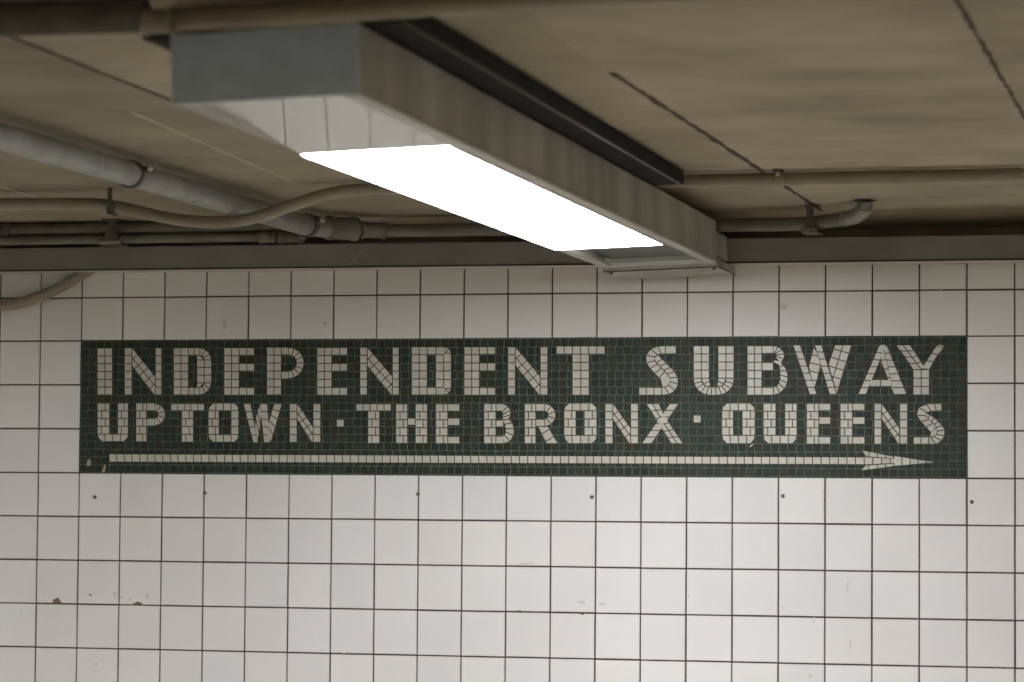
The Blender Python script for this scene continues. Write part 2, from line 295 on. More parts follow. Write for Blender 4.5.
 ('P', [["g",[[-1.3187,-0.2162],[-1.2787,-0.2162],[-1.2767,-0.3492],[-1.3167,-0.3493]],2,5,1],["g",[[-1.2787,-0.2162],[-1.249,-0.2162],[-1.2486,-0.2425],[-1.2783,-0.2425]],1,1,0],["g",[[-1.2779,-0.2687],[-1.2482,-0.2687],[-1.2478,-0.2949],[-1.2775,-0.295]],1,1,0],["r",[[-1.2508,-0.2162],[-1.2262,-0.2237],[-1.2107,-0.2434],[-1.2104,-0.2677],[-1.2252,-0.2873],[-1.2497,-0.2949]],[[-1.2504,-0.2425],[-1.2422,-0.245],[-1.2371,-0.2515],[-1.2369,-0.2596],[-1.2419,-0.2662],[-1.25,-0.2687]],5,1]]),
 ('T', [["g",[[-1.1905,-0.218],[-1.0687,-0.2179],[-1.0684,-0.2423],[-1.1902,-0.2424]],5,1,0],["g",[[-1.1514,-0.2424],[-1.108,-0.2423],[-1.1065,-0.3503],[-1.1498,-0.3505]],2,4,1]]),
 ('O', [["g",[[-1.0546,-0.2423],[-1.0151,-0.2423],[-1.014,-0.324],[-1.0535,-0.3241]],2,3,1],["g",[[-0.972,-0.2422],[-0.9445,-0.2422],[-0.9435,-0.3238],[-0.9709,-0.3238]],1,3,0],["f",[[-1.0366,-0.2162],[-0.9604,-0.2162],[-0.9475,-0.2266],[-0.9445,-0.2422],[-1.0546,-0.2423],[-1.0502,-0.2284]],[-1.0546,-0.2423],[-0.9445,-0.2422]],["f",[[-1.0535,-0.3241],[-0.9435,-0.3238],[-0.9461,-0.3377],[-0.9587,-0.3498],[-1.0348,-0.3501],[-1.0487,-0.3397]],[-1.0535,-0.3241],[-0.9435,-0.3238]]]),
 ('W', [["r",[[-0.9284,-0.2179],[-0.8911,-0.3513]],[[-0.9019,-0.2179],[-0.8729,-0.3513]],5,1],["r",[[-0.8691,-0.2179],[-0.8528,-0.3512]],[[-0.8417,-0.2179],[-0.8292,-0.3511]],5,1],["r",[[-0.869,-0.2196],[-0.8822,-0.2578],[-0.8863,-0.2959]],[[-0.8613,-0.2577],[-0.8679,-0.3132],[-0.8766,-0.3478]],3,1],["r",[[-0.8181,-0.2179],[-0.846,-0.3131]],[[-0.789,-0.2179],[-0.8274,-0.3511]],5,1]]),
 ('N', [["g",[[-0.7627,-0.2179],[-0.7355,-0.2179],[-0.7339,-0.3499],[-0.7611,-0.35]],1,5,0],["g",[[-0.6785,-0.2179],[-0.6514,-0.2179],[-0.65,-0.3497],[-0.677,-0.3498]],1,5,0],["f",[[-0.7355,-0.2205],[-0.7309,-0.2222],[-0.6776,-0.2963],[-0.677,-0.3498],[-0.6815,-0.3498],[-0.7349,-0.2714]],[-0.7355,-0.2205],[-0.6776,-0.2963],2]]),
 ('dot', [["g",[[-0.5948,-0.2712],[-0.5678,-0.2712],[-0.5675,-0.297],[-0.5945,-0.297]],1,1,0]]),
 ('T', [["g",[[-0.5262,-0.2187],[-0.4028,-0.2187],[-0.4026,-0.2426],[-0.5259,-0.2427]],5,1,0],["g",[[-0.4847,-0.2427],[-0.4427,-0.2427],[-0.4416,-0.3524],[-0.4836,-0.3525]],2,4,1]]),
 ('H', [["g",[[-0.3868,-0.2187],[-0.345,-0.2186],[-0.3437,-0.3521],[-0.3855,-0.3522]],2,5,1],["g",[[-0.3183,-0.2186],[-0.2758,-0.2186],[-0.2745,-0.3518],[-0.3171,-0.352]],2,5,1],["g",[[-0.3445,-0.2666],[-0.3179,-0.2665],[-0.3176,-0.2904],[-0.3443,-0.2905]],1,1,0]]),
 ('E', [["g",[[-0.2474,-0.2186],[-0.205,-0.2186],[-0.2038,-0.3524],[-0.2462,-0.3526]],2,5,1],["g",[[-0.205,-0.2186],[-0.1636,-0.2186],[-0.1633,-0.2433],[-0.2048,-0.2433]],1,1,0],["g",[[-0.2046,-0.2664],[-0.1631,-0.2663],[-0.1629,-0.291],[-0.2044,-0.2911]],1,1,0],["g",[[-0.204,-0.3277],[-0.1626,-0.3276],[-0.1624,-0.3523],[-0.2038,-0.3524]],1,1,0]]),
 ('B', [["g",[[-0.08,-0.2177],[-0.0379,-0.2177],[-0.0369,-0.3518],[-0.0789,-0.352]],2,5,1],["g",[[-0.0379,-0.2177],[-0.0126,-0.2177],[-0.0124,-0.2432],[-0.0377,-0.2432]],1,1,0],["g",[[-0.0375,-0.2729],[-0.0121,-0.2729],[-0.012,-0.2958],[-0.0373,-0.2958]],1,1,0],["g",[[-0.0371,-0.3264],[-0.0117,-0.3263],[-0.0115,-0.3518],[-0.0369,-0.3518]],1,1,0],["r",[[-0.0143,-0.2177],[0.0015,-0.2237],[0.0121,-0.2364],[0.0148,-0.2516],[0.0071,-0.2686]],[[-0.0211,-0.2432],[-0.0167,-0.2449],[-0.014,-0.2517],[-0.014,-0.2619],[-0.0156,-0.2729]],4,1],["r",[[0.0071,-0.2686],[0.0212,-0.2839],[0.0266,-0.3067],[0.0232,-0.3279],[0.0111,-0.3449],[-0.0115,-0.3518]],[[-0.0156,-0.2729],[-0.0068,-0.289],[-0.004,-0.3026],[-0.0048,-0.3153],[-0.0082,-0.3229],[-0.0161,-0.3263]],5,1]]),
 ('R', [["g",[[0.0599,-0.2177],[0.0991,-0.2177],[0.1001,-0.3514],[0.0609,-0.3515]],2,5,1],["g",[[0.0991,-0.2177],[0.1295,-0.2177],[0.1297,-0.2431],[0.0993,-0.2431]],1,1,0],["g",[[0.0995,-0.2702],[0.1299,-0.2701],[0.1301,-0.2938],[0.0996,-0.2939]],1,1,0],["r",[[0.1286,-0.2168],[0.1522,-0.2243],[0.1668,-0.2437],[0.167,-0.2677],[0.1526,-0.2872],[0.1292,-0.2946]],[[0.1288,-0.2431],[0.1365,-0.2455],[0.1413,-0.2518],[0.1413,-0.2597],[0.1366,-0.266],[0.129,-0.2684]],5,1],["f",[[0.1066,-0.2938],[0.1413,-0.2938],[0.1764,-0.3511],[0.1365,-0.3512]],[0.1413,-0.2938],[0.1764,-0.3511]]]),
 ('O', [["g",[[0.1949,-0.2413],[0.2364,-0.2413],[0.237,-0.3231],[0.1955,-0.3232]],2,3,1],["g",[[0.2641,-0.2413],[0.3072,-0.2412],[0.3077,-0.3229],[0.2646,-0.323]],2,3,1],["f",[[0.2121,-0.216],[0.2898,-0.216],[0.3045,-0.2278],[0.308,-0.2412],[0.1949,-0.2413],[0.1992,-0.2278]],[0.1949,-0.2413],[0.3072,-0.2412]],["f",[[0.1955,-0.3232],[0.3085,-0.3229],[0.3052,-0.3372],[0.2906,-0.3507],[0.213,-0.351],[0.1999,-0.3375]],[0.1955,-0.3232],[0.3077,-0.3229]]]),
 ('N', [["g",[[0.3346,-0.2176],[0.3612,-0.2176],[0.362,-0.3505],[0.3353,-0.3505]],1,5,0],["g",[[0.4212,-0.2176],[0.4469,-0.2176],[0.4476,-0.3502],[0.422,-0.3502]],1,5,0],["f",[[0.3612,-0.2202],[0.3655,-0.2218],[0.4217,-0.2982],[0.422,-0.3502],[0.4177,-0.3503],[0.3615,-0.2698]],[0.3612,-0.2202],[0.4217,-0.2982],2]]),
 ('X', [["r",[[0.4725,-0.2176],[0.5069,-0.2696],[0.5584,-0.3498]],[[0.5169,-0.2176],[0.5358,-0.2578],[0.5983,-0.3496]],6,2],["r",[[0.5527,-0.2176],[0.4579,-0.3501]],[[0.5833,-0.2176],[0.492,-0.35]],6,1]]),
 ('dot', [["g",[[0.6318,-0.2552],[0.6572,-0.2551],[0.6573,-0.281],[0.6319,-0.2811]],1,1,0]]),
 ('Q', [["g",[[0.7264,-0.2409],[0.7652,-0.2409],[0.7655,-0.3216],[0.7267,-0.3217]],2,3,1],["g",[[0.7938,-0.2408],[0.8366,-0.2408],[0.8369,-0.3214],[0.7941,-0.3215]],2,3,1],["f",[[0.7432,-0.2159],[0.8197,-0.2159],[0.8332,-0.2275],[0.8366,-0.2408],[0.7264,-0.2409],[0.7306,-0.2276]],[0.7264,-0.2409],[0.8366,-0.2408]],["f",[[0.7267,-0.3217],[0.8369,-0.3214],[0.8336,-0.3355],[0.8219,-0.3489],[0.7437,-0.3491],[0.731,-0.3359]],[0.7267,-0.3217],[0.8369,-0.3214]],["p",[[0.8135,-0.3605],[0.8327,-0.3422],[0.8303,-0.3555],[0.8219,-0.3613]]]]),
 ('U', [["g",[[0.8633,-0.2167],[0.9052,-0.2167],[0.9055,-0.3212],[0.8637,-0.3213]],2,4,1],["g",[[0.9344,-0.2167],[0.9745,-0.2167],[0.9747,-0.321],[0.9347,-0.3211]],2,4,1],["f",[[0.8637,-0.3213],[0.9747,-0.321],[0.9723,-0.3351],[0.9598,-0.3484],[0.8805,-0.3487],[0.8671,-0.3371]],[0.8637,-0.3213],[0.9747,-0.321]]]),
 ('E', [["g",[[1.0053,-0.2168],[1.0459,-0.2168],[1.0462,-0.3492],[1.0056,-0.3494]],2,5,1],["g",[[1.0459,-0.2168],[1.0848,-0.2168],[1.0849,-0.2402],[1.046,-0.2402]],1,1,0],["g",[[1.046,-0.2604],[1.0849,-0.2604],[1.0849,-0.2846],[1.0461,-0.2847]],1,1,0],["g",[[1.0462,-0.325],[1.085,-0.3249],[1.0851,-0.3491],[1.0462,-0.3492]],1,1,0]]),
 ('E', [["g",[[1.1156,-0.2168],[1.1559,-0.2168],[1.1561,-0.3488],[1.1158,-0.349]],2,5,1],["g",[[1.1559,-0.2168],[1.1962,-0.2168],[1.1962,-0.2401],[1.156,-0.2402]],1,1,0],["g",[[1.156,-0.2603],[1.1963,-0.2602],[1.1963,-0.2844],[1.156,-0.2845]],1,1,0],["g",[[1.1561,-0.3247],[1.1964,-0.3246],[1.1964,-0.3487],[1.1561,-0.3488]],1,1,0]]),
 ('N', [["g",[[1.226,-0.2168],[1.2501,-0.2168],[1.2502,-0.3485],[1.2261,-0.3486]],1,5,0],["g",[[1.3086,-0.2168],[1.3342,-0.2168],[1.3343,-0.3482],[1.3087,-0.3483]],1,5,0],["f",[[1.2501,-0.2192],[1.2541,-0.2208],[1.3086,-0.297],[1.3087,-0.3483],[1.3047,-0.3483],[1.2501,-0.2682]],[1.2501,-0.2192],[1.3086,-0.297],2]]),
 ('S', [["r",[[1.4442,-0.2167],[1.402,-0.2175],[1.3797,-0.2216],[1.3653,-0.2328],[1.3598,-0.248],[1.3654,-0.2632],[1.3957,-0.2968],[1.41,-0.3112]],[[1.4442,-0.2407],[1.414,-0.2416],[1.4004,-0.2432],[1.3941,-0.2472],[1.3901,-0.2536],[1.3941,-0.26],[1.418,-0.2824],[1.4275,-0.2935]],7,1],["r",[[1.3941,-0.2472],[1.402,-0.252],[1.418,-0.26],[1.4418,-0.2823],[1.4529,-0.2967],[1.4561,-0.3095],[1.4514,-0.327],[1.4418,-0.3399],[1.4243,-0.3495],[1.4021,-0.3496]],[[1.3901,-0.2536],[1.3941,-0.2616],[1.41,-0.276],[1.4243,-0.2903],[1.4307,-0.3015],[1.4299,-0.3119],[1.4243,-0.3191],[1.4148,-0.324],[1.4084,-0.3248],[1.402,-0.3248]],9,1],["p",[[1.4084,-0.3096],[1.4275,-0.2935],[1.4307,-0.3015],[1.4299,-0.3119],[1.4243,-0.3191],[1.4148,-0.324],[1.4052,-0.324]]],["g",[[1.3526,-0.3249],[1.402,-0.3248],[1.4021,-0.348],[1.3526,-0.3482]],2,1,0]]),
]
ARROW = [["g",[[-1.414,-0.3917],[1.194,-0.3905],[1.1941,-0.4154],[-1.4135,-0.4197]],93,1,0],["f",[[1.1827,-0.3664],[1.2101,-0.372],[1.2903,-0.3853],[1.2903,-0.3965],[1.2005,-0.3897]],[1.1828,-0.4026],[1.4196,-0.4063]],["f",[[1.194,-0.3897],[1.3063,-0.3956],[1.3063,-0.41],[1.1941,-0.4162]],[1.1828,-0.4026],[1.4196,-0.4063]],["f",[[1.182,-0.4348],[1.1981,-0.417],[1.2903,-0.4101],[1.2903,-0.4205],[1.2102,-0.4322]],[1.1828,-0.4026],[1.4196,-0.4063]],["f",[[1.2903,-0.3853],[1.4196,-0.4047],[1.4196,-0.4079],[1.2903,-0.4205]],[1.1828,-0.4026],[1.4196,-0.4063]]]
ADDED_LAMPS = [(-3.8, -.38), (5.7, -.38), (.6, -6.2), (5.4, -6.2)]  # unseen lamps added to balance light across wall and ceiling

# ------------------------------------------------------------------ setting: floor, ceiling, walls
bm = bmesh.new(); box(bm, X0, X1, Y0, .2, -.15, 0)
tag(obj('floor', bm, 'floor'), kind='structure')

def ribbon(bm, pts, width, z, mi, rag=.35, step=.05):
    """an irregular joint line lying just under the ceiling"""
    P = []
    for a, b in zip(pts, pts[1:]):
        n = max(1, int(math.dist(a, b)/step))
        P += [lerp(a, b, i/n) for i in range(n)]
    P.append(pts[-1]); prev = None
    for i, p in enumerate(P):
        wdt = width*(1+random.uniform(-rag, rag))*(.35 if i in (0, len(P)-1) else 1)/2
        o = random.uniform(-rag, rag)*width*.35
        a = bm.verts.new((p[0]-wdt+o, p[1], z)); b = bm.verts.new((p[0]+wdt+o, p[1], z))
        if prev:
            f = bm.faces.new((prev[0], prev[1], b, a)); f.material_index = mi
        prev = (a, b)
bm = bmesh.new(); lay = bm.loops.layers.float_color.new('tint')
for xa, xb, slab_tint in ((X0, -.046, (.66, .65, .62, 1)), (-.046, 1.06, (.92, .91, .90, 1)), (1.06, 1.87, (1.04, 1.04, 1.04, 1)), (1.87, X1, (.95, .95, .95, 1))):
    old = set(bm.faces); box(bm, xa, xb, Y0, .2, CEIL, CEIL+.2)      # slabs of differing tint, darkest on the left
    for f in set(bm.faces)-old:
        for lp in f.loops: lp[lay] = slab_tint
old = set(bm.faces)                                                  # haunch where the ceiling meets the wall
for xa, xb in ((X0, X1),):
    vs = [bm.verts.new(p) for p in ((xa, -.135, CEIL-.0004), (xb, -.135, CEIL-.0004), (xb, .001, 2.452), (xa, .001, 2.452))]
    bm.faces.new(vs)
    vs = [bm.verts.new(p) for p in ((xa, -.135, CEIL), (xb, -.135, CEIL), (xb, .001, CEIL), (xa, .001, CEIL))]
for f in set(bm.faces)-old:
    for lp in f.loops: lp[lay] = (.9, .88, .85, 1)
zc = CEIL-.001
ribbon(bm, [(1.052, -3.34), (1.06, -2.4), (1.066, -1.4), (1.07, -.9), (1.075, -.02)], .017, zc, 1)
ribbon(bm, [(1.055, -4.0), (1.052, -3.3)], .016, zc, 2)
ribbon(bm, [(1.865, -7), (1.868, -4.1), (1.872, -2.6), (1.875, -.02)], .011, zc, 1, .5)
ribbon(bm, [(-.030, -4.12), (-.045, -3.6), (-.062, -2.4), (-.065, -1.5)], .020, zc, 1, .15)
ribbon(bm, [(-.225, -2.9), (-.29, -2.0), (-.345, -1.25)], .012, zc, 2, .2)
ribbon(bm, [(-1.24, -1.6), (-1.29, -.9)], .016, zc, 2, .3)
ribbon(bm, [(.785, -3.4), (.78, -1.6), (.772, -.75), (.768, -.02)], .035, zc, 2, .3)
for xx in (2.67, 3.5, 4.3, -2.0, -2.9, 5.1): ribbon(bm, [(xx, -12), (xx+.02, -6), (xx, -.02)], .012, zc, 1)
for f in bm.faces:
    if f.material_index:
        for lp in f.loops: lp[lay] = (1, 1, 1, 1)
tag(obj('ceiling', bm, ['ceiling', 'crack', 'mortar']), kind='structure')

def wall_tiles():
    bm = bmesh.new(); lay = bm.loops.layers.float_color.new('tint')
    def slab(x0, x1, z0, z1, y0, y1, mi):
        fs0 = set(bm.faces); box(bm, x0, x1, y0, y1, z0, z1, mi=mi)
        for f in bm.faces:
            if f not in fs0:
                for lp in f.loops: lp[lay] = (1, 1, 1, 1)
    slab(X0, X1, 0, 2.34, .0045, .2, 1)                 # grout bed
    slab(X0, X1, 2.34, CEIL, .002, .2, 2)               # plaster above the trough
    g = .0026
    rows = [2.35]
    rows += [SIGN_Z+.982*TILE, SIGN_Z, SIGN_Z-TILE, SIGN_Z-2*TILE, SIGN_Z-3*TILE-.0002]
    z = rows[-1]
    while z > .2: z -= .9909*TILE; rows.append(z)
    c0 = int((X0+1.524)/TILE)-1; c1 = int((X1+1.524)/TILE)+1
    for j, (zt, zb) in enumerate(zip(rows, rows[1:])):
        for i in range(c0, c1):
            x0 = -1.524+i*TILE; x1 = x0+TILE
            if x0 < X0 or x1 > X1: continue
            if 2 <= j <= 4 and 0 <= i < 20: continue
            col = jit(.028, .008)
            tx, tz = random.uniform(-.0003, .0003), random.uniform(-.0003, .0003)
            jx = random.uniform(-.0005, .0005); jz = random.uniform(-.0005, .0005)
            a, b, c, d = x0+g+jx, x1-g+jx, zb+g+jz, zt-g+jz
            e = .0011
            def V(x, z, y): return bm.verts.new((x, y, z))
            F = [V(a+e, c+e, -.0003+tx+tz), V(b-e, c+e, -.0003-tx+tz), V(b-e, d-e, -.0003-tx-tz), V(a+e, d-e, -.0003+tx-tz)]
            Mi = [V(a, c, .001), V(b, c, .001), V(b, d, .001), V(a, d, .001)]
            B = [V(a, c, .006), V(b, c, .006), V(b, d, .006), V(a, d, .006)]
            fs = [bm.faces.new(F)]
            for k in range(4):
                fs.append(bm.faces.new((F[(k+1) % 4], F[k], Mi[k], Mi[(k+1) % 4])))
                fs.append(bm.faces.new((Mi[(k+1) % 4], Mi[k], B[k], B[(k+1) % 4])))
            for f in fs:
                f.material_index = 0
                for lp in f.loops: lp[lay] = col
    # chips and smudges in the glaze
    def chip(x, z, rx, rz, mi=3, half=False):
        n = 12; vs = []
        for k in range(n):
            a = (math.pi if half else 2*math.pi)*k/(n-1 if half else n)
            r = random.uniform(.75, 1.15)
            vs.append(bm.verts.new((x+rx*r*math.cos(a), -.0012, z+rz*r*math.sin(a))))
        f = bm.faces.new(vs); f.material_index = mi
        for lp in f.loops: lp[lay] = (1, 1, 1, 1)
    for c in ((-1.599, 1.193, .016, .019, 3, True), (-1.300, 1.190, .018, .011, 3, True), (-1.475, 1.222, .006, .003),
              (.049, 1.187, .019, .007, 3, True), (.262, 1.187, .006, .004), (.153, 1.199, .003, .003),
              (-1.415, 1.207, .004, .003, 4), (-1.36, 1.215, .009, .004, 4), (-1.385, 1.225, .006, .008, 4), (-1.33, 1.209, .008, .004, 4),
              (-1.268, 1.224, .006, .010, 4), (-.56, 1.035, .003, .008, 4), (-1.06, 1.19, .004, .003), (-1.73, 1.15, .003, .009, 4),
              (-1.45, .985, .008, .004, 4), (1.02, 1.0, .008, .006, 4), (1.03, 1.18, .004, .012, 4), (.93, 1.22, .003, .005, 4), (.62, 1.25, .004, .004, 4),
              (-1.27, 1.40, .004, .003, 4), (1.15, 1.1, .003, .03, 4), (1.14, 1.29, .003, .02, 4), (-.30, 1.53, .004, .003, 4),
              (.26, 1.225, .015, .006, 4), (.33, 1.22, .012, .005, 4), (.07, 1.35, .03, .003, 4), (-1.0, 2.155, .008, .022, 4), (.93, 2.20, .012, .012, 4),
              (-.64, 2.155, .003, .004), (1.44, 2.253, .01, .004, 4), (-.035, 1.72, .003, .003)):
        chip(*c)
    return bm
tag(obj('wall_back', wall_tiles(), ['tile', 'grout', 'plaster', 'chip', 'smudge']), kind='structure')
for nm, b in (('wall_left', (X0-.15, X0, Y0, .2)), ('wall_right', (X1, X1+.15, Y0, .2)), ('wall_front', (X0-.15, X1+.15, Y0-.15, Y0))):
    tag(obj(nm, one(box, *b, 0, CEIL), 'room'), kind='structure')

# small plugs set in a row in the tiles under the mosaic
for i, (x, z, where) in enumerate(((-1.465, 1.559, 'below the U of UPTOWN'), (-1.063, 1.576, 'below the W of UPTOWN'),
        (-.306, 1.578, 'below the word THE'), (.292, 1.573, 'below the N of BRONX'),
        (.929, 1.581, 'below the first E of QUEENS'), (1.54, 1.567, 'just right of the mosaic'))):
    bm = one(tube, [(0, 0, 0), (0, -.0022, 0), (0, -.003, 0)], .006, 14, True, [.0065, .0065, .004])
    o = obj('screw_plug', bm, 'iron'); o.location = (x, -.0004, z)
    tag(o, 'dark screw plug in the tiles, '+where, 'screw plug', 'screw plugs in a row under the mosaic')

# ------------------------------------------------------------------ mosaic sign
sign = thing('mosaic_sign', 'dark green mosaic sign with cream lettering INDEPENDENT SUBWAY set in white tiled wall', 'sign', (0, 0, SIGN_Z))
bm = bmesh.new(); lay = bm.loops.layers.float_color.new('tint')
SW, SH = 20*TILE, 3*TILE
prism(bm, [(-SW/2+.001, -SH+.001), (SW/2-.001, -SH+.001), (SW/2-.001, -.001), (-SW/2+.001, -.001)], .006, .0012, 1, (1, 1, 1, 1), lay)
NX, NZ = 111, 17
xs = [-SW/2+.002+(SW-.004)*i/NX for i in range(NX+1)]; zs = [-.002-(SH-.004)*j/NZ for j in range(NZ+1)]
for j in range(NZ):
    for i in range(NX):
        dx = .0022*math.sin(j*1.9+i*.13)
        a, b, c, d = xs[i]+dx*(0 < i), xs[i+1]+dx*(i < NX-1), zs[j+1], zs[j]
        h = .0016
        hue = random.random(); v = random.uniform(.72, 1.28)
        col = (v*(.8+.5*hue), v, v*(1.15-.4*hue), 1)
        P = [(a+h+random.uniform(-.0008, .0008), c+h+random.uniform(-.0006, .0006)), (b-h+random.uniform(-.0008, .0008), c+h), (b-h, d-h+random.uniform(-.0006, .0006)), (a+h, d-h)]
        prism(bm, P, .0014, random.uniform(-.0004, .0003), 0, col, lay)
# a chipped corner of the green field
prism(bm, [(-1.497, -.432), (-1.484, -.434), (-1.480, -.42), (-1.487, -.408), (-1.496, -.416)], .001, -.0009, 2, (1, 1, 1, 1), lay)
prism(bm, [(-1.440, -.456), (-1.430, -.455), (-1.425, -.436), (-1.432, -.428)], .001, -.0008, 2, (.6, .65, .6, 1), lay)
obj('green_field', bm, ['green', 'green_grout', 'mortar'], sign)
def mosaic(ops):
    bm = bmesh.new(); lay = bm.loops.layers.float_color.new('tint')
    for op in ops:
        for P in expand(op):
            if abs(poly_area(P)) < 1.5e-5: continue
            prism(bm, P, -.0003, -.0012, 1, (1, 1, 1, 1), lay)
            Q = inset(P, .0018)
            if Q and abs(poly_area(Q)) > 1e-5: prism(bm, Q, -.0012, -.0022+random.uniform(-.0002, .0002), 0, jit(.07, .02), lay)
    return bm
for n, ops in LETTERS:
    o = obj('dot' if n == 'dot' else 'letter', mosaic(ops), ['cream', 'brown_grout'], sign)
    o['label'] = 'cream square mosaic dot between words' if n == 'dot' else 'cream mosaic letter %s' % n
o = obj('arrow', mosaic(ARROW), ['cream', 'brown_grout'], sign); o['label'] = 'long cream mosaic arrow pointing right'

# ------------------------------------------------------------------ cable trough along the top of the wall
tr = thing('cable_trough', 'dark grey metal cable trough running along the top of the tiled wall', 'cable trough', (0, -.065, 2.335))
def rel(bm, o):
    bmesh.ops.translate(bm, vec=-o.location, verts=bm.verts[:]); return bm
bm = bmesh.new(); box(bm, X0+.01, X1-.01, -.13, -.001, 2.337, 2.415, .003)
obj('trough_body', rel(bm, tr), 'trough', tr)
bm = bmesh.new(); box(bm, X0+.01, X1-.01, -.132, -.128, 2.3335, 2.339)
obj('front_lip', rel(bm, tr), 'lip', tr)
bm = bmesh.new(); box(bm, X0+.01, X1-.01, -.1275, -.002, 2.3345, 2.3368)  # paler than the front: light from below put into the colour
o = obj('bottom_cover', rel(bm, tr), 'rail', tr); o['label'] = 'trough underside, colour paled for light from below'
bm = bmesh.new()
vs = [bm.verts.new(p) for p in ((-.462, -.1306, 2.400), (-.459, -.1306, 2.400), (-.513, -.1306, 2.343), (-.516, -.1306, 2.343))]
bm.faces.new(vs[::-1]); obj('scratch', rel(bm, tr), 'scratch', tr)

# ------------------------------------------------------------------ ceiling light
W_, H_, L_ = .182, .132, 4.0
def make_light(label, group=None):
    t = thing('ceiling_light', label, 'ceiling light', (.5915, -.38, 2.312), group)
    t.rotation_euler = (0, math.radians(-2.0), math.radians(.41))
    # housing: open-bottomed shell
    bm = bmesh.new()
    box(bm, -W_, -W_+.004, -L_+.002, 0, .003, H_)
    box(bm, W_-.004, W_, -L_+.002, 0, .003, H_)
    box(bm, -W_, W_, -L_+.002, 0, H_-.004, H_)
    obj('housing', bm, 'paint', t)
    bm = bmesh.new(); box(bm, -W_+.004, -W_+.005, -L_+.006, -3.216, .003, .05)
    obj('inner_liner', bm, 'gloss', t)
    bm = bmesh.new()
    box(bm, -W_-.001, W_+.001, -L_-.004, -L_+.006, -.001, H_+.001, .004)
    o = obj('end_cap', bm, 'cap', t); o['label'] = 'end plate tinted blue-grey for the cool light on it'
    bm = bmesh.new(); box(bm, -W_, W_, -.006, 0, -.001, H_, .002)
    obj('end_cap', bm, 'paint', t)
    for s in (-1, 1):
        bm = bmesh.new()
        x0, x1 = sorted((s*W_, s*(W_-.03)))
        box(bm, x0, x1, -L_+.004, -.004, -.004, .012, .004)
        if s < 0:
            bm.free(); bm = bmesh.new(); box(bm, x0, x1, -.74, -.004, -.004, .012, .004)
        obj('side_rail', bm, 'rail', t)
    bm = bmesh.new(); box(bm, -W_+.03, W_-.03, -.04, -.005, -.003, .010, .002)
    obj('cross_rail', bm, 'rail', t)
    bm = bmesh.new(); prev = None
    for k in range(61):                                             # the loose panel sags toward the lit diffuser
        q = k/60; y = -L_+.008+(.777*q); z = .028-.032*(.6*q+.4*q*q)
        row = [bm.verts.new((x, y, z+dz)) for x, dz in ((-W_+.005, 0), (W_-.012, 0), (W_-.012, .004), (-W_+.005, .004))]
        if prev:
            for a in range(4): bm.faces.new((prev[a], prev[(a+1) % 4], row[(a+1) % 4], row[a]))
        else: bm.faces.new(row[::-1])
        prev = row
    bm.faces.new(prev); bmesh.ops.recalc_face_normals(bm, faces=bm.faces[:])
    o = obj('cover_panel', bm, 'gloss', t); o['label'] = 'unlit glossy white cover panel at the near end'
    bm = bmesh.new(); box(bm, -W_+.03, W_-.03, -.72, -.038, .022, .026)
    o = obj('cover_panel', bm, 'dull', t); o['label'] = 'recessed grey panel at the wall end'
    bm = bmesh.new(); box(bm, -W_+.003, W_-.032, -3.214, -.735, -.005, .008, .002)
    o = obj('diffuser', bm, 'lit', t); o['label'] = 'glowing white diffuser'
    bm = bmesh.new(); box(bm, W_-.033, W_-.0300, -3.214, -.72, -.007, .004)
    obj('diffuser_frame', bm, 'rail', t)
    # neck towards the trough and the bracket beneath
    bm = bmesh.new(); box(bm, -W_+.006, W_-.004, .001, .245, .02, H_-.03, .002)
    obj('neck', bm, 'paint', t)
    bm = bmesh.new()
    box(bm, -W_-.002, W_+.004, -.006, .34, -.015, -.012)            # tray floor
    box(bm, -W_-.002, W_+.004, -.006, -.002, -.015, -.003)          # front flange
    box(bm, W_+.001, W_+.004, -.006, .34, -.015, .010)
    box(bm, -W_-.002, -W_+.001, -.006, .34, -.015, .010)
    br = obj('wall_bracket', bm, 'paint', t)
    bm = bmesh.new()
    box(bm, -W_-.003, W_+.005, -.0075, -.0045, -.0168, -.0140)
    box(bm, W_+.0035, W_+.0055, -.0075, .34, -.0168, -.0140)
    obj('lip', bm, 'lip', br)
    for (bx, by) in ((-.165, -.0005), (.168, -.0005)):
        bm = one(tube, [(bx, .03+by, -.015), (bx, .03+by, -.0195), (bx, .03+by, -.021)], .005, 8, True, [.006, .006, .003])
        obj('bolt', bm, 'iron', br)
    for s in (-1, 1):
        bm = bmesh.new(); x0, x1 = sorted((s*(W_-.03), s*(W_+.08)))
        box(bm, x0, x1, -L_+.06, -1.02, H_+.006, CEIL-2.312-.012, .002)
        mr = obj('shadow_strip', bm, 'shadow_black', t)  # black strip added to stand in for the soft shadow beside the light
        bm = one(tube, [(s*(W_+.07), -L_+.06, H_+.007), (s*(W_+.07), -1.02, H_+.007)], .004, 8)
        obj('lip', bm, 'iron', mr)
    for y in (-3.2, -1.6, -.4):
        bm = bmesh.new(); box(bm, -.10, .10, y-.02, y+.02, H_, CEIL-2.312-.012)
        obj('hanger', bm, 'iron', t)
    return t
lamp = make_light('long grey ceiling light with glowing diffuser, hung above the mosaic sign')
for (x, y) in ADDED_LAMPS:
    o = copy_tree(lamp); o.location = (x, y, 2.312)
    tag(o, 'long grey ceiling light added outside the view to balance the lighting', 'ceiling light', 'added ceiling lights out of view')

# ------------------------------------------------------------------ pipes and conduits
def pipe(name, label, cat, pts, r, m, sm=True, seg=20):
    t = thing(name, label, cat, pts[len(pts)//2])
    P = smooth_path(pts) if sm else pts
    obj('pipe', rel(one(tube, P, r, seg), t), m, t)
    return t
def add(t, nm, bm, m): return obj(nm, rel(bm, t), m, t)

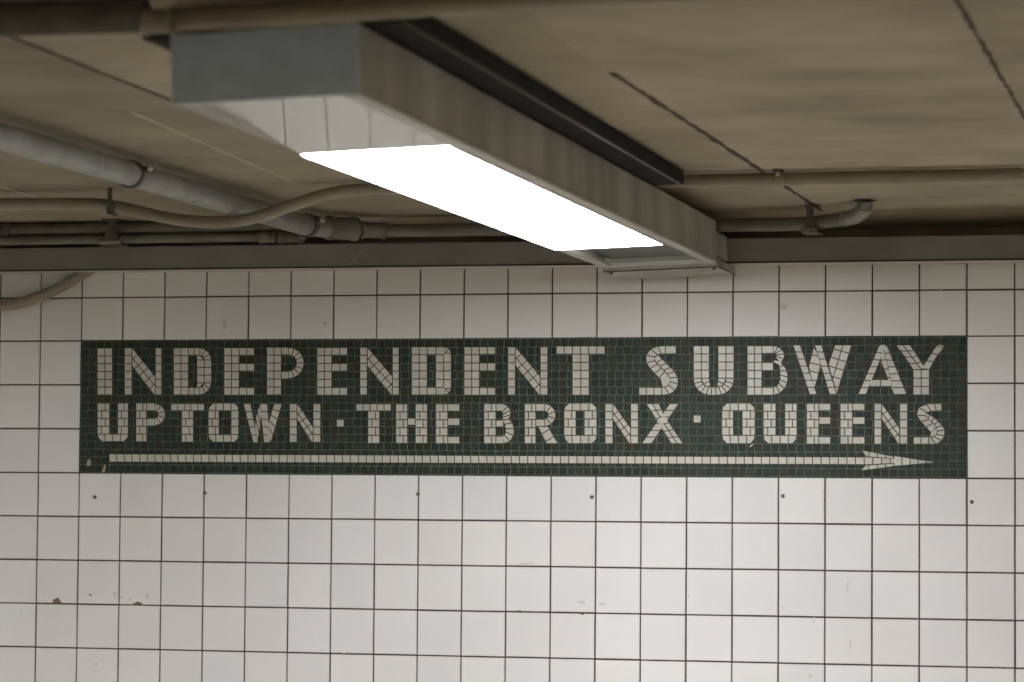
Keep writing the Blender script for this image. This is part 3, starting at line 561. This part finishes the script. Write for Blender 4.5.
# conduit across the ceiling, dipping under the big pipe
zc = 2.476
t = pipe('ceiling_conduit', 'painted conduit strapped across the ceiling, dipping under the large pipe', 'conduit',
  [(X0+.05, -1.16, 2.460), (-3, -1.16, 2.460), (-1.6, -1.16, 2.460), (-1.10, -1.17, 2.457), (-.95, -1.18, 2.447), (-.82, -1.19, 2.418), (-.70, -1.19, 2.397), (-.58, -1.19, 2.392),
   (-.48, -1.2, 2.404), (-.36, -1.22, 2.436), (-.25, -1.25, 2.462), (-.14, -1.27, 2.473), (.1, -1.29, zc), (.6, -1.31, zc), (1.2, -1.33, zc), (2.2, -1.33, zc), (4, -1.33, zc), (X1-.05, -1.33, zc)], .0185, 'conduit')
def strap(t, x, y, z, r, m='conduit'):
    s = add(t, 'strap', one(tube, [(x-.012, y, z), (x+.012, y, z)], r+.003, 20), m)
    b2 = bmesh.new(); box(b2, x-.014, x+.014, y-r-.028, y-r+.004, CEIL-.007, CEIL-.001, .001); add(t, 'strap_foot', b2, 'iron')
    b3 = one(tube, [(x, y-r-.016, CEIL-.018), (x, y-r-.016, CEIL-.006)], .006, 8); obj('bolt', rel(b3, t), 'bolt', t)
strap(t, 1.118, -1.33, zc, .0185); strap(t, 3.1, -1.33, zc, .0185)

# large pipe running from the camera side to the wall
R = .034; zb = 2.447
t = pipe('drain_pipe', 'large galvanised pipe under the left of the ceiling, running toward the wall', 'pipe',
  [(-.545, Y0+.05, zb), (-.55, -6, zb), (-.56, -3, zb), (-.562, -1.5, zb), (-.566, -.62, zb), (-.562, -.48, zb), (-.53, -.36, zb+.002), (-.46, -.27, zb+.003)], R, 'pipe')
def clamp(t, p, d, r, rod=True):
    p = Vector(p); d = Vector(d).normalized()
    add(t, 'clamp', one(tube, [p-d*.012, p+d*.012], r+.005, 24), 'iron')
    s = d.cross(Vector((0, 0, 1))).normalized()
    q = p+s*(r+.02)+Vector((0, 0, .012))
    add(t, 'clamp_ear', one(tube, [p+s*r*.8+Vector((0, 0, .01)), q+s*.012], .009, 8), 'iron')
    add(t, 'bolt', one(tube, [q+s*.004-d*.01, q+s*.012+Vector((0, 0, .008))-d*.02], .009, 8), 'bolt')
clamp(t, (-.562, -2.02, zb), (0, 1, 0), R)
clamp(t, (-.558, -.46, zb), (.15, 1, 0), R)
add(t, 'coupling', one(collar, (-.525, -.35, zb+.002), (-.455, -.265, zb+.003), R+.003), 'grey_pipe')

# thinner pipe continuing to the right along the trough, bending up into the ceiling
zp = 2.449
t = pipe('wall_pipe', 'grey pipe above the trough, bending up into a hole in the ceiling', 'pipe',
  [(-.455, -.262, zp), (-.40, -.225, zp), (-.32, -.2, zp), (0, -.2, zp), (.5, -.21, zp), (.8, -.235, zp), (1.0, -.27, zp-.004), (1.12, -.32, zp), (1.20, -.375, zp+.006), (1.238, -.42, zp+.018), (1.250, -.445, zp+.035), (1.252, -.452, CEIL-.001)], .0215, 'grey_pipe')
add(t, 'coupling', one(collar, (-.44, -.25, zp), (-.37, -.21, zp), .026), 'grey_pipe')
add(t, 'coupling', one(collar, (.33, -.205, zp), (.40, -.206, zp), .0245), 'grey_pipe')
b = smooth_path([(1.12, -.32, zp), (1.20, -.375, zp+.006), (1.238, -.42, zp+.018), (1.250, -.445, zp+.035)])
add(t, 'elbow', one(tube, b[4:], .0245), 'pipe')
bm = bmesh.new()
vs = [bm.verts.new((1.247+.04*math.cos(a)*random.uniform(.8, 1.15), -.455+.05*math.sin(a)*random.uniform(.8, 1.15), CEIL-.0012)) for a in (2*math.pi*k/18 for k in range(18))]
bm.faces.new(vs[::-1]); o = add(t, 'ceiling_hole_shadow', bm, 'black')  # hole and the shadow round the pipe, painted as one black patch

def hanger(x, y, zbot, label):
    t = thing('pipe_hanger', label, 'pipe hanger', (x, y, CEIL))
    b = bmesh.new(); box(b, x-.011, x+.011, y-.004, y+.004, zbot, CEIL-.001, .001); add(t, 'strip', b, 'iron')
    b = bmesh.new(); box(b, x-.028, x+.028, y-.004, y+.10, zbot-.006, zbot, .001); add(t, 'saddle', b, 'iron')
    b = bmesh.new(); box(b, x-.03, x+.022, y-.006, y-.002, zbot-.006, zbot+.008, .001); add(t, 'saddle_plate', b, 'grey_pipe')
    b = bmesh.new(); box(b, x-.016, x+.03, y-.02, y+.02, CEIL-.006, CEIL-.0005, .001); add(t, 'ceiling_plate', b, 'iron')
    return t
hanger(1.062, -.325, 2.419, 'short dark strip hanger holding the grey pipe right of the light')

# the bundle on the left, above the trough
t = pipe('wall_conduit', 'dark conduit on the left above the trough, upper of two close together', 'conduit',
  [(X0+.05, -.16, 2.474), (-3, -.16, 2.474), (-1.5, -.16, 2.474), (-.9, -.16, 2.474), (-.62, -.16, 2.474)], .021, 'grey_pipe', sm=False)
add(t, 'coupling', one(collar, (-1.86, -.16, 2.474), (-1.72, -.16, 2.474), .026), 'iron')
t = pipe('wall_conduit', 'thin grey conduit on the left lying just above the trough, lower of two', 'conduit',
  [(X0+.05, -.175, 2.4365), (-3, -.175, 2.4365), (-1.5, -.175, 2.4365), (-.66, -.175, 2.4365)], .0155, 'grey_pipe', sm=False)
add(t, 'coupling', one(collar, (-.82, -.175, 2.4365), (-.76, -.175, 2.4365), .0185), 'grey_pipe')
add(t, 'coupling', one(collar, (-.75, -.175, 2.4365), (-.67, -.175, 2.4365), .021), 'iron')

# trapeze hanger carrying the left bundle
t = thing('strut_hanger', 'dark steel strut hanger holding the left conduits beside the large pipe', 'pipe hanger', (-1.33, -.21, CEIL))
b = bmesh.new(); box(b, -1.345, -1.322, -.208, -.200, 2.42, CEIL-.001, .001); add(t, 'strip', b, 'iron')
b = bmesh.new(); box(b, -1.385, -1.30, -.214, -.135, 2.414, 2.420, .001); add(t, 'saddle', b, 'iron')
b = one(tube, [(-1.38, -.212, 2.424), (-1.30, -.212, 2.424)], .0075, 10); add(t, 'saddle_bolt', b, 'pipe')
b = one(tube, [(-1.334, -.214, 2.44), (-1.334, -.202, 2.44)], .024, 14); add(t, 'washer', b, 'iron')
b = bmesh.new(); box(b, -1.36, -1.30, -.24, -.17, CEIL-.006, CEIL-.0005, .001); add(t, 'ceiling_plate', b, 'iron')
t = thing('strut_hanger', 'thin steel strap dropping from the ceiling by the clamp of the large pipe', 'pipe hanger', (-.93, -1.2, CEIL))
b = bmesh.new(); box(b, -.951, -.937, -1.215, -1.209, 2.418, CEIL-.001, .001); add(t, 'strip', b, 'iron')
b = one(tube, [(-.956, -1.18, 2.443), (-.932, -1.182, 2.436)], .0225, 20); add(t, 'strap', b, 'iron')

# conduit climbing the tiles at the far left into the trough
t = pipe('wall_conduit', 'beige painted conduit curving up the tiles at far left into the trough', 'conduit',
  [(X0+.05, -.03, 2.228), (-2.6, -.03, 2.228), (-2.0, -.03, 2.228), (-1.81, -.03, 2.224), (-1.735, -.03, 2.233), (-1.66, -.03, 2.256), (-1.585, -.03, 2.287), (-1.535, -.03, 2.315), (-1.48, -.032, 2.345), (-1.42, -.034, 2.37)], .0185, 'conduit')

# conduit crossing the ceiling in front of the light's near end
t = pipe('ceiling_conduit', 'beige conduit crossing in front of the near end of the light', 'conduit',
  [(.462, -4.452, 2.452), (.706, -4.462, 2.454), (.98, -4.50, 2.458), (1.3, -4.53, 2.462), (2.2, -4.56, 2.468), (5, -4.56, 2.468), (X1-.05, -4.56, 2.468)], .020, 'conduit', sm=False)
add(t, 'coupling', one(collar, (.405, -4.45, 2.4515), (.468, -4.452, 2.452), .0225), 'conduit')
o = add(t, 'pipe', one(tube, [(X0+.05, -4.45, 2.465), (.41, -4.45, 2.465)], .032), 'dark_pipe'); o['label'] = 'dark bare length of pipe left of the coupling, widened to cover shadow above'  # pipe widened so its dark colour covers the shadow above it
